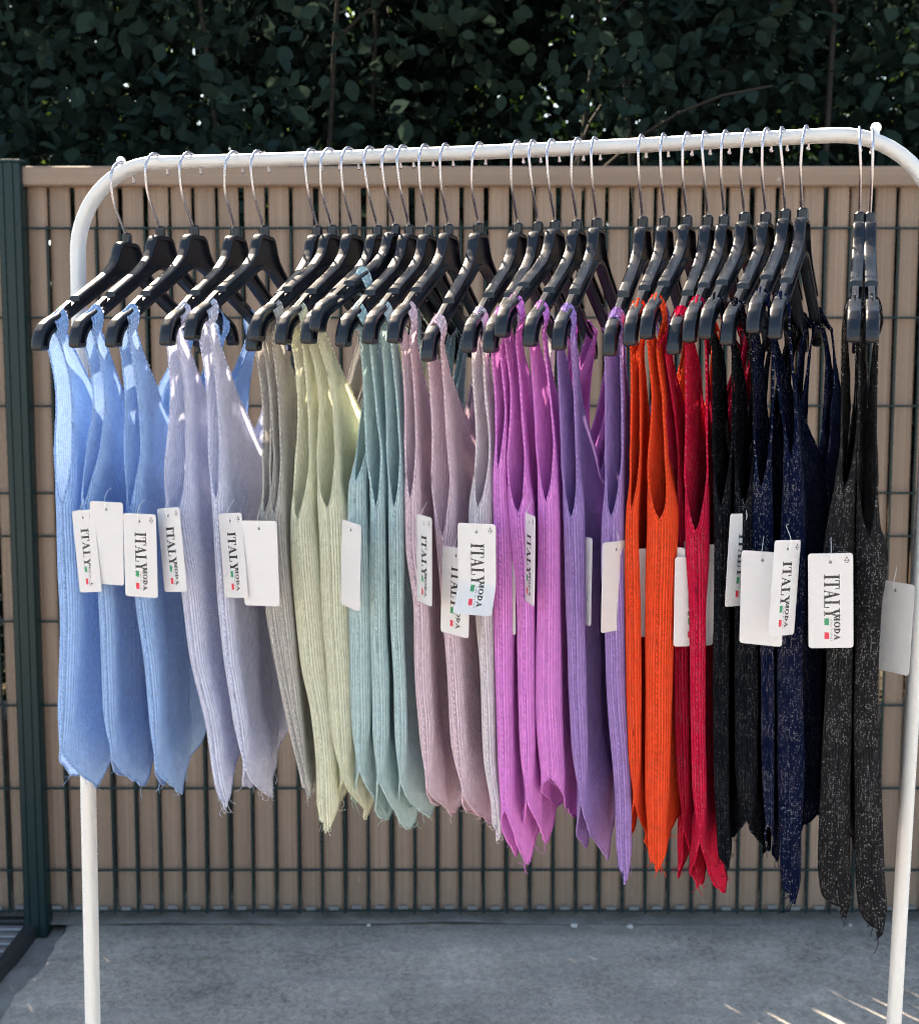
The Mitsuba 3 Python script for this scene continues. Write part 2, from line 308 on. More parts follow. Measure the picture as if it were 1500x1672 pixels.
def hedge(name, label, x0, x1, y0, y1, z0, z1, n, seed, size, mat='leaf'):
    r = rng(seed); g = thing(name, label, 'hedge')
    br, tips = [], []
    for k in range(int((x1 - x0) * 5)):
        b = V(r.uniform(x0, x1), r.uniform(y0 + .4, y1 - .2), 0); h = r.uniform(.7, 1.0) * z1
        p = spline([b, b + V(r.normal() * .1, r.normal() * .1, h * .4), b + V(r.normal() * .3, r.normal() * .2, h)], 9)
        br.append(tube(p, np.linspace(.013, .004, 9), 6))
        for q in range(9):
            s = p[r.integers(2, 9)]; L = r.uniform(.3, .8); e = s + V(r.normal() * .5, -abs(r.normal()) * .5 + .1, r.normal() * .35) * L
            c = spline([s, (s + e) / 2 + V(0, 0, .07), e], 6); br.append(tube(c, np.linspace(.008, .002, 6), 5)); tips.append(c[2:])
    tips = np.vstack(tips)
    own = tips[r.integers(0, len(tips), n)] + r.normal(size=(n, 3)) * V(.11, .11, .11)
    fill = V(x0, y0, z0) + r.random((n, 3)) * V(x1 - x0, y1 - y0, z1 - z0)
    c = np.where((r.random(n) < .45)[:, None], own, fill)
    dens = meshkit.fbm(c * 2.1, 3, seed)
    lump = y0 + .35 * (meshkit.fbm(c * V(1.3, 0, 1.3), 3, seed + 7))
    top = z1 - .5 * meshkit.fbm(c * V(1.1, 1.1, 0), 3, seed + 3)
    keep = (c[:, 1] > lump) & (c[:, 2] < top) & (c[:, 2] > z0) & (dens + r.normal(size=n) * .06 > .335)
    hx = hits(c); tunnel = (hx[:, 0] > .50 + .10 * r.normal(size=n)) & (hx[:, 0] < 1.5) & (hx[:, 1] > 2.30) & (hx[:, 1] < 2.74) & (meshkit.noise(np.stack([hx[:, 0] * 5.5, hx[:, 1] * 4, hx[:, 0] * 0], -1), 77) > .34)
    c = c[keep & ~tunnel]
    m_, uv = leaves(c, V(0, -.5, 0), size * r.uniform(.6, 1.25, len(c)), seed + 1, meshkit.fbm(c * 1.5, 2, seed + 5) + r.normal(size=len(c)) * .15)
    part(g, 'branches', ply(joined(br), 'bark', smooth=True), kind='stuff')
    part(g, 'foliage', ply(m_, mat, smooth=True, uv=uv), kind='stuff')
hedge('hedge', 'tall dense dark leafy hedge growing right behind the fence', -4.5, 4.5, 3.45, 6.4, .3, 3.85, 330000, 11, .056)
hedge('hedge', 'sunlit green hedge far behind, glimpsed through the dark one', -6.5, 6.5, 8.6, 10.2, .8, 4.6, 75000, 31, .11, 'painted_sunlit_leaf')

# ---------------------------------------------------------------- clothes rack
TH = 0.2527240361468043
RA, NA, RO = V(math.cos(TH), -math.sin(TH), 0), V(-math.sin(TH), -math.cos(TH), 0), V(0, 1.564859744793552, 0)
RZ = 1.5715                                                 # height of the rail's axis at its ends
def rk(s, u, z): return RO + RA * s + NA * u + V(0, 0, z)
BEND = .108
def rail_z(s):
    for c, d in ((.4105, 1), (-.377, -1)):
        if (s - c) * d > 0: return RZ - BEND + math.sqrt(max(0, BEND ** 2 - (s - c) ** 2))
    return RZ - .0030 * max(0, 1 - ((s - .01) / .38) ** 2)
def rack_path():
    P = []
    sl = lambda z: -.486 - (1.45 - z) * .0124
    sr = lambda z: .512 - (1.09 - z) * .0185
    for z in np.linspace(.02, RZ - BEND, 14): P.append((sl(z), z))
    c = (sl(RZ - BEND) + BEND, RZ - BEND)
    for a in np.linspace(0, 90, 15)[1:]: P.append((c[0] - BEND * math.cos(math.radians(a)), c[1] + BEND * math.sin(math.radians(a))))
    for s in np.linspace(-.35, .385, 24): P.append((s, rail_z(s)))
    e = sr(RZ - BEND); c = (e - BEND, RZ - BEND)
    for a in np.linspace(0, 90, 15): P.append((c[0] + BEND * math.sin(math.radians(a)), c[1] + BEND * math.cos(math.radians(a))))
    for z in np.linspace(RZ - BEND, .02, 14)[1:]: P.append((sr(z), z))
    return np.array([rk(s, 0, z) for s, z in P])
rp = rack_path()
g = thing('clothes_rack', 'white metal garment rail carrying the row of knitted tops', 'clothes rack')
def section_tube(path, half_in, half_out, sides=24):
    """flat-oval tube: narrow in the rack's plane, deep across it"""
    n = len(path); t = np.gradient(path, axis=0); t /= np.linalg.norm(t, axis=1, keepdims=True)
    b = np.tile(NA, (n, 1)); a = np.cross(b, t)
    ang = np.arange(sides) * 2 * np.pi / sides; e = .78
    ca, sb = np.sign(np.cos(ang)) * np.abs(np.cos(ang)) ** e * half_in, np.sign(np.sin(ang)) * np.abs(np.sin(ang)) ** e * half_out
    v = path[:, None] + ca[None, :, None] * a[:, None] + sb[None, :, None] * b[:, None]
    i, j = np.meshgrid(np.arange(n - 1), np.arange(sides), indexing='ij')
    q = np.stack([i * sides + j, i * sides + (j + 1) % sides, (i + 1) * sides + (j + 1) % sides, (i + 1) * sides + j], -1).reshape(-1, 4)
    return trimesh.Trimesh(v.reshape(-1, 3), np.vstack([q[:, [0, 1, 2]], q[:, [0, 2, 3]]]), process=False)
la, lb = 16, len(rp) - 16
part(g, 'rail', ply(section_tube(rp[12:len(rp) - 12], .0078, .0115), 'white_metal', smooth=True))
part(g, 'leg', ply(section_tube(rp[:13], .0080, .0122), 'white_metal', smooth=True))
part(g, 'leg', ply(section_tube(rp[len(rp) - 13:], .0080, .0122), 'white_metal', smooth=True))
for s in (-1, 1):
    x = rp[0] if s < 0 else rp[-1]
    part(g, 'foot', ply(tube([x + NA * d + V(0, 0, h - x[2]) for d, h in ((-.23, .012), (-.1, .02), (.1, .02), (.23, .012))], .011, 12), 'white_metal', smooth=40))
for s in (-.424, .452):
    z = rail_z(s) + .0078
    part(g, 'knob', ply(joined([trimesh.creation.icosphere(subdivisions=3, radius=.0056).apply_translation(rk(s, 0, z + .0065)), tube([rk(s, 0, z - .004), rk(s, 0, z + .004)], .004, 12)]), 'white_knob', smooth=True))

# ---------------------------------------------------------------- hangers
TOPS = [  # s on the rail, neck height, yaw, near tip drop, armhole height, hem point (s, z), side fold rows (z, s, half width)
    (-0.4188, 1.482, -0.4, 0.131, 1.174, (-0.4627, 0.827),
     [(1.367,-0.4221,0.0084),(1.306,-0.4148,0.0095),(1.237,-0.4188,0.0111),(1.174,-0.4203,0.0135),(1.049,-0.4194,0.0136),(0.956,-0.4254,0.0126),(0.887,-0.4318,0.0103)]),
    (-0.3737, 1.489, -0.8, 0.135, 1.173, (-0.4077, 0.829),
     [(1.367,-0.3768,0.0068),(1.299,-0.3715,0.0068),(1.238,-0.381,0.0083),(1.175,-0.3911,0.0088),(1.086,-0.3734,0.0096),(1.009,-0.3709,0.01),(0.938,-0.3708,0.0093),(0.889,-0.367,0.0077)]),
    (-0.3293, 1.4893, -1.1, 0.135, 1.167, (-0.3426, 0.817),
     [(1.367,-0.3332,0.0063),(1.3,-0.3318,0.0074),(1.239,-0.3333,0.0101),(1.167,-0.3357,0.0075),(1.067,-0.3266,0.009),(0.977,-0.3163,0.0083),(0.88,-0.3128,0.0068)]),
    (-0.2761, 1.4859, 2.3, 0.13, 1.158, (-0.2298, 0.841),
     [(1.366,-0.2772,0.0058),(1.313,-0.2749,0.008),(1.219,-0.282,0.0129),(1.179,-0.2827,0.0162),(1.08,-0.2696,0.0103),(1.009,-0.262,0.01),(0.924,-0.2436,0.0082),(0.877,-0.2383,0.0071)]),
    (-0.2393, 1.4865, 0.4, 0.125, 1.181, (-0.2309, 0.823),
     [(1.366,-0.2386,0.0061),(1.3,-0.2354,0.0058),(1.234,-0.235,0.0069),(1.181,-0.2315,0.0094),(1.072,-0.2265,0.0095),(1.017,-0.2221,0.0084),(0.944,-0.2115,0.0088),(0.887,-0.2039,0.0081)]),
    (-0.1722, 1.4848, 0.2, 0.135, 1.168, (-0.1297, 0.861),
     [(1.359,-0.176,0.0056),(1.287,-0.1723,0.0049),(1.202,-0.1723,0.0078),(1.161,-0.1759,0.0107),(1.065,-0.1703,0.01),(0.993,-0.159,0.0082),(0.921,-0.145,0.0061),(0.882,-0.1359,0.005)]),
    (-0.154, 1.4851, -3.1, 0.125, 1.168, (-0.1627, 0.832),
     [(1.359,-0.1655,0.0049),(1.287,-0.1639,0.0049),(1.202,-0.1639,0.0078),(1.162,-0.1645,0.0106),(1.066,-0.1568,0.01),(0.994,-0.1486,0.0079),(0.921,-0.1389,0.0057),(0.882,-0.1316,0.005)]),
    (-0.1283, 1.4845, -2.3, 0.128, 1.163, (-0.1102, 0.822),
     [(1.364,-0.1335,0.0062),(1.301,-0.1309,0.0055),(1.222,-0.1334,0.0084),(1.162,-0.1377,0.0126),(1.119,-0.1359,0.0151),(1.062,-0.131,0.0166),(1.004,-0.1258,0.0156),(0.95,-0.1172,0.012),(0.885,-0.1113,0.0124)]),
    (-0.0983, 1.4831, -2.8, 0.126, 1.176, (-0.1083, 0.804),
     [(1.364,-0.1163,0.0055),(1.288,-0.1055,0.0076),(1.209,-0.1057,0.0125),(1.163,-0.1021,0.018),(1.064,-0.0998,0.0175),(1.005,-0.0958,0.0158),(0.951,-0.0936,0.0144),(0.885,-0.089,0.0106)]),
    (-0.0768, 1.4839, -5.3, 0.112, 1.204, (-0.0931, 0.814),
     [(1.396,-0.0562,0.004),(1.362,-0.0592,0.0054),(1.301,-0.0651,0.0061),(1.243,-0.069,0.0075),(1.183,-0.0726,0.0106),(1.07,-0.0702,0.0128),(0.989,-0.0695,0.0129),(0.896,-0.0699,0.0112)]),
    (-0.0598, 1.4828, -3.3, 0.129, 1.177, (-0.0574, 0.797),
     [(1.362,-0.0572,0.0047),(1.284,-0.0554,0.0064),(1.224,-0.0511,0.0085),(1.183,-0.049,0.0082),(1.066,-0.0495,0.0093),(0.973,-0.0471,0.0097),(0.888,-0.048,0.0087)]),
    (-0.0371, 1.4816, -1.3, 0.125, 1.178, (-0.03, 0.814),
     [(1.361,-0.0344,0.0047),(1.264,-0.0313,0.0064),(1.184,-0.0287,0.0088),(1.067,-0.0283,0.0072),(0.974,-0.0244,0.0075),(0.887,-0.0238,0.0065)]),
    (-0.013, 1.4824, -0.7, 0.125, 1.188, (0.0066, 0.823),
     [(1.353,-0.0135,0.005),(1.244,-0.012,0.0063),(1.179,-0.0112,0.0087),(1.144,-0.0114,0.0074),(1.069,-0.0019,0.0084),(1.002,-0.0004,0.0095),(0.941,0.0034,0.0082),(0.885,0.0057,0.0058)]),
    (0.0223, 1.4829, -1.6, 0.144, 1.149, (0.0427, 0.809),
     [(1.371,0.0192,0.0052),(1.327,0.0184,0.0072),(1.265,0.0193,0.0076),(1.185,0.0218,0.0109),(1.148,0.024,0.0106),(1.104,0.027,0.0103),(1.004,0.0349,0.009),(0.938,0.0386,0.0087),(0.879,0.046,0.0067)]),
    (0.0679, 1.4818, -2.1, 0.134, 1.181, (0.0836, 0.834),
     [(1.37,0.0652,0.0058),(1.314,0.0627,0.0058),(1.246,0.0661,0.0071),(1.17,0.0619,0.0134),(1.11,0.0647,0.0122),(1.001,0.0705,0.0079),(0.913,0.0734,0.0066),(0.862,0.0808,0.0047)]),
    (0.0911, 1.4826, -2.5, 0.135, 1.221, (0.0973, 0.788),
     [(1.345,0.082,0.0045),(1.277,0.0841,0.0052),(1.207,0.083,0.0071),(1.147,0.0855,0.0094),(1.073,0.0864,0.0101),(0.968,0.0884,0.0092),(0.862,0.0914,0.0086)]),
    (0.1107, 1.4834, -4.0, 0.121, 1.177, (0.1102, 0.801),
     [(1.361,0.0976,0.006),(1.302,0.1007,0.0051),(1.227,0.1013,0.01),(1.177,0.1048,0.0145),(1.074,0.1108,0.0097),(0.986,0.1126,0.0085),(0.88,0.1154,0.0082)]),
    (0.1357, 1.4835, -3.5, 0.13, 1.189, (0.1324, 0.829),
     [(1.37,0.1244,0.0063),(1.327,0.126,0.0076),(1.265,0.1302,0.0089),(1.202,0.1334,0.0111),(1.149,0.1351,0.0124),(1.075,0.135,0.0125),(0.987,0.1353,0.0149),(0.9,0.1411,0.0149)]),
    (0.1577, 1.4849, -1.7, 0.135, 1.173, (0.1675, 0.787),
     [(1.364,0.1527,0.0069),(1.302,0.1538,0.0075),(1.247,0.1556,0.0075),(1.173,0.1603,0.011),(1.076,0.1637,0.0105),(0.989,0.1668,0.0096),(0.882,0.173,0.0077)]),
    (0.2087, 1.485, -2.1, 0.141, 1.175, (0.2194, 0.8),
     [(1.363,0.2015,0.0074),(1.302,0.2016,0.008),(1.228,0.2019,0.0087),(1.17,0.2008,0.0118),(1.122,0.2014,0.0131),(1.078,0.2038,0.0119),(0.992,0.2077,0.011),(0.871,0.2169,0.0086)]),
    (0.2329, 1.485, -3.0, 0.131, 1.181, (0.2241, 0.802),
     [(1.343,0.2234,0.004),(1.278,0.2237,0.0046),(1.229,0.2238,0.0052),(1.171,0.2209,0.0065),(1.079,0.2234,0.0084),(0.993,0.2256,0.0081),(0.887,0.2287,0.0066)]),
    (0.2569, 1.4851, -5.1, 0.125, 1.174, (0.2515, 0.813),
     [(1.343,0.2413,0.0042),(1.296,0.2448,0.0052),(1.238,0.2448,0.0085),(1.172,0.2498,0.0168),(1.08,0.2488,0.0157),(0.994,0.2495,0.0139),(0.891,0.2502,0.0125),(0.846,0.251,0.01)]),
    (0.2794, 1.4845, -4.6, 0.139, 1.183, (0.2835, 0.76),
     [(1.343,0.2552,0.0043),(1.265,0.2597,0.0049),(1.184,0.2635,0.0062),(1.076,0.2679,0.0075),(0.979,0.2709,0.0075),(0.855,0.2769,0.0063)]),
    (0.2971, 1.4847, -5.1, 0.128, 1.163, (0.3006, 0.757),
     [(1.351,0.2829,0.0098),(1.266,0.2835,0.0102),(1.173,0.2853,0.0127),(1.144,0.2864,0.0121),(1.082,0.2882,0.0085),(0.958,0.2909,0.0077),(0.853,0.296,0.0077)]),
    (0.3186, 1.4867, -6.8, 0.127, 1.188, (0.3222, 0.822),
     [(1.343,0.3088,0.0094),(1.267,0.3092,0.0095),(1.206,0.3095,0.0092),(1.145,0.3114,0.0087),(1.052,0.3118,0.0078),(0.939,0.3142,0.0079),(0.859,0.318,0.007)]),
    (0.3412, 1.4861, -7.7, 0.132, 1.188, (0.3415, 0.807),
     [(1.343,0.3276,0.0082),(1.207,0.3318,0.0106),(1.084,0.3357,0.0119),(0.94,0.3396,0.0126),(0.874,0.3423,0.0127)]),
    (0.3617, 1.4888, -6.4, 0.124, 1.207, (0.3688, 0.812),
     [(1.351,0.3469,0.0096),(1.25,0.3479,0.0088),(1.16,0.3488,0.0124),(1.085,0.3536,0.0095),(1.045,0.3575,0.0065),(0.942,0.3606,0.0066),(0.87,0.3642,0.0054)]),
    (0.3796, 1.4896, -6.0, 0.13, 1.238, (0.3877, 0.794),
     [(1.35,0.3646,0.0081),(1.297,0.37,0.0075),(1.244,0.3757,0.0084),(1.166,0.3774,0.0128),(1.086,0.3777,0.0135),(1.045,0.3779,0.0132),(0.943,0.3814,0.0136),(0.849,0.3836,0.011)]),
    (0.4383, 1.4836, -2.4, 0.127, 1.209, (0.4367, 0.785),
     [(1.35,0.4292,0.0082),(1.268,0.43,0.0076),(1.233,0.4285,0.0091),(1.177,0.4245,0.0132),(1.149,0.4233,0.0152),(1.048,0.4274,0.013),(0.926,0.4278,0.0157),(0.827,0.4289,0.0176)]),
    (0.4489, 1.4833, -0.7, 0.127, 1.162, (0.4719, 0.768),
     [(1.35,0.4452,0.0078),(1.268,0.4467,0.0079),(1.233,0.4478,0.009),(1.178,0.4504,0.0116),(1.141,0.4558,0.0164),(1.089,0.4537,0.0134),(1.009,0.4537,0.0115),(0.928,0.458,0.0133),(0.824,0.4636,0.0145)]),
]


def arm_profile():
    half = [(0, 0), (.016, 0), (.022, -.0025), (.0265, -.008), (.031, -.018), (.038, -.027), (.048, -.034), (.055, -.0385), (.066, -.0445), (.100, -.0595), (.128, -.072), (.150, -.083), (.168, -.0925), (.184, -.098), (.195, -.1035), (.2025, -.112), (.2065, -.121), (.2085, -.1335),
            (.1895, -.1335), (.187, -.124), (.181, -.1165), (.170, -.1105), (.150, -.1010), (.120, -.0875), (.090, -.0745), (.068, -.0645), (.052, -.0575), (.041, -.0530), (.029, -.0470), (.014, -.0420), (0, -.0405)]
    pts = half + [(-u, z) for u, z in half[::-1][1:-1]]
    return sg.Polygon(pts).buffer(-.0033, 8).buffer(.0060, 8).buffer(-.0027, 8)
def to_manifold(tm): return m3.Manifold(m3.Mesh(np.asarray(tm.vertices, np.float32), np.asarray(tm.faces, np.uint32)))
def rounded_slab(P, half, rim):
    """the outline P as a slab whose rim is rounded like a bead"""
    ring = sg.polygon.orient(P).exterior; n = int(ring.length / .0022)
    p = np.array([ring.interpolate(k / n, normalized=True).coords[0] for k in range(n)])
    t = np.roll(p, -1, 0) - np.roll(p, 1, 0); t /= np.linalg.norm(t, axis=1, keepdims=True); nrm = np.stack([-t[:, 1], t[:, 0]], 1)
    lev = []
    for a in np.linspace(90, -90, 13):
        c, s_ = math.cos(math.radians(a)), math.sin(math.radians(a))
        lev.append((rim * (1 - abs(c) ** .8), half * np.sign(s_) * abs(s_) ** .75))
    V_ = np.vstack([np.c_[p + nrm * i_, np.full(n, h)] for i_, h in lev]); F_ = []
    k = np.arange(n)
    for l in range(len(lev) - 1):
        a, b = l * n + k, l * n + (k + 1) % n
        F_ += [np.stack([a, a + n, b + n], 1), np.stack([a, b + n, b], 1)]
    import mapbox_earcut as ec
    cap = ec.triangulate_float64(V_[:n, :2].copy(), np.array([n], np.uint32)).reshape(-1, 3).astype(int)
    F_ += [cap, cap[:, ::-1] + (len(lev) - 1) * n]
    m_ = trimesh.Trimesh(V_, np.vstack(F_), process=False)
    if m_.volume < 0: m_.invert()
    return m_
def hanger_body():
    P = arm_profile()
    out = to_manifold(rounded_slab(P, .0062, .0026))
    web = P.buffer(-.0054)
    for sgn in (1, -1):
        out = out - to_manifold(extrude(web, .0075, .0018 if sgn > 0 else -.0093))
    for sx in (1, -1):                                      # strap notch: a step down to a narrow ridge with a slot
        n1 = sg.Polygon([(.122 * sx, -.05), (.137 * sx, -.05), (.137 * sx, -.0825), (.125 * sx, -.0770)])
        out = out - to_manifold(extrude(n1, .03, -.015))
        for w in (1, -1):
            n2 = sg.Polygon([(.136 * sx, -.06), (.166 * sx, -.074), (.164 * sx, -.0955), (.136 * sx, -.0830)])
            out = out - to_manifold(extrude(n2, .012, .0030 if w > 0 else -.0150))
        n3 = sg.Polygon([(.140 * sx, -.0855), (.156 * sx, -.0930), (.156 * sx, -.0985), (.140 * sx, -.0915)])
        out = out - to_manifold(extrude(n3, .03, -.015))
    mm = out.to_mesh(); tm = trimesh.Trimesh(np.asarray(mm.vert_properties)[:, :3], np.asarray(mm.tri_verts), process=True)
    # profile lies in (u, z), thickness in w
    tm.vertices = np.stack([tm.vertices[:, 0], -tm.vertices[:, 2], tm.vertices[:, 1]], 1)
    return tm
body_ply = ply(hanger_body(), 'black_plastic', smooth=38)
collar_ply = ply(joined([tube([[0, 0, -.003], [0, 0, .009]], .0062, 12), tube([[0, 0, .0085], [0, 0, .011]], V(.0062, .0045), 12)]), 'black_plastic', smooth=40)
def hook_mesh(dz, bend):
    """dz: height of the rail's axis over the neck"""
    t = dz + .0078 + .0016; R, cz = .029, t - .0245
    pts = [(-.0225 + .006, cz - .010)]
    for a in np.linspace(168, -12, 15): pts.append((.006 + R * math.cos(math.radians(a)) * (1.0 if a < 90 else .95), cz + .0245 * math.sin(math.radians(a))))
    z1 = cz - .012
    pts = pts[1:] + [(.0325, z1 - .004), (.028, z1 - .016), (.018, z1 - .030), (.008, z1 - .042), (.0028, z1 - .049), (.0008, z1 - .056), (0, z1 - .066), (0, .010)]
    p = spline([(u, bend * (z > .05) * (z - .05), z) for u, z in pts], 90)
    wire = tube(p, .0016, 12)
    tip = trimesh.creation.icosphere(subdivisions=1, radius=.0023).apply_translation(p[0])
    return joined([wire, tip])
def gsplit(i): return None
HANGER_TEXT = [
    'black plastic hanger at the left end of the rail carrying a blue top',
    'black plastic hanger second from the left, carrying a blue top',
    'black plastic hanger third from the left, carrying a blue top',
    'black plastic hanger carrying the left lavender top',
    'black plastic hanger carrying the right lavender top',
    'black plastic hanger carrying the left grey top',
    'black plastic hanger carrying the right grey top',
    'black plastic hanger carrying the left pale yellow top',
    'black plastic hanger carrying the right pale yellow top',
    'black plastic hanger carrying the teal top with its strap high on the arm',
    'black plastic hanger carrying the middle teal top',
    'black plastic hanger carrying the teal top beside the mauve ones',
    'black plastic hanger carrying the left mauve top',
    'black plastic hanger carrying the right mauve top',
    'black plastic hanger carrying the pale lilac grey top',
    'black plastic hanger carrying the left magenta top',
    'black plastic hanger carrying the middle magenta top',
    'black plastic hanger carrying the broad magenta top',
    'black plastic hanger carrying the left purple top',
    'black plastic hanger carrying the right purple top',
    'black plastic hanger carrying the left orange top',
    'black plastic hanger carrying the right orange top',
    'black plastic hanger carrying the half hidden crimson top',
    'black plastic hanger carrying the right crimson top',
    'black plastic hanger carrying the left black top',
    'black plastic hanger carrying the right black top',
    'black plastic hanger carrying the narrow navy top',
    'black plastic hanger carrying the broad navy top',
    'black plastic hanger carrying the left charcoal top',
    'black plastic hanger at the right end of the rail carrying a charcoal top',
]
HF = []                                                     # hanger frames: origin, axes
for i, (s, z, yaw, drop, za, tipp, rows) in enumerate(TOPS):
    y = math.radians(yaw); ax, aw = NA * math.cos(y) + RA * math.sin(y), RA * math.cos(y) - NA * math.sin(y)
    roll = math.asin(max(-.08, min(.08, (drop - .1310) / .2)))      # near arm lower: positive
    au, az = ax * math.cos(roll) - V(0, 0, 1) * math.sin(roll), ax * math.sin(roll) + V(0, 0, math.cos(roll))
    o = rk(s, 0, z - .004); M = mat4(au, aw, az, o); HF.append((o, au, aw, az, M))
    g = thing('clothes_hanger', HANGER_TEXT[i], 'hanger', 'black hangers along the rack')
    part(g, 'body', placed(body_ply, M)); part(g, 'collar', placed(collar_ply, M))
    hz = rail_z(s) - (z - .004)
    part(g, 'hook', placed(ply(hook_mesh(hz, rng(i).normal() * .05), 'steel_wire', smooth=50), mat4(ax, aw, V(0, 0, 1), o)))

# ---------------------------------------------------------------- knitted tops
COLOUR = [0, 0, 0, 1, 1, 2, 2, 3, 3, 4, 4, 4, 5, 5, 6, 7, 7, 7, 8, 8, 9, 9, 10, 10, 11, 11, 12, 12, 13, 13]
UN = .165
TIP = {0: .26, 15: .16, 26: .2, 3: 0, 5: 0, 7: 0, 14: 0, 19: 0, 21: 0, 24: 0, 27: 0, 28: 0, 29: 0}      # how far round the hem its lowest point lies
FAR = {27: .062, 17: .030, 21: .028, 18: .022, 4: .012, 13: .014}                                 # how far the far side is swung to the right
VENT = {0: .8, 15: .35, 17: .2, 26: .3, 3: .0, 5: 0, 7: 0, 14: 0, 19: 0, 21: 0, 24: 0, 27: .0, 28: .0, 29: .0}
FOLD = {22: .135}          # how far the side vent gapes
def smooth_curve(zs, vals):
    from scipy.interpolate import PchipInterpolator
    o = np.argsort(zs); return PchipInterpolator(np.array(zs)[o], np.array(vals)[o], extrapolate=False)
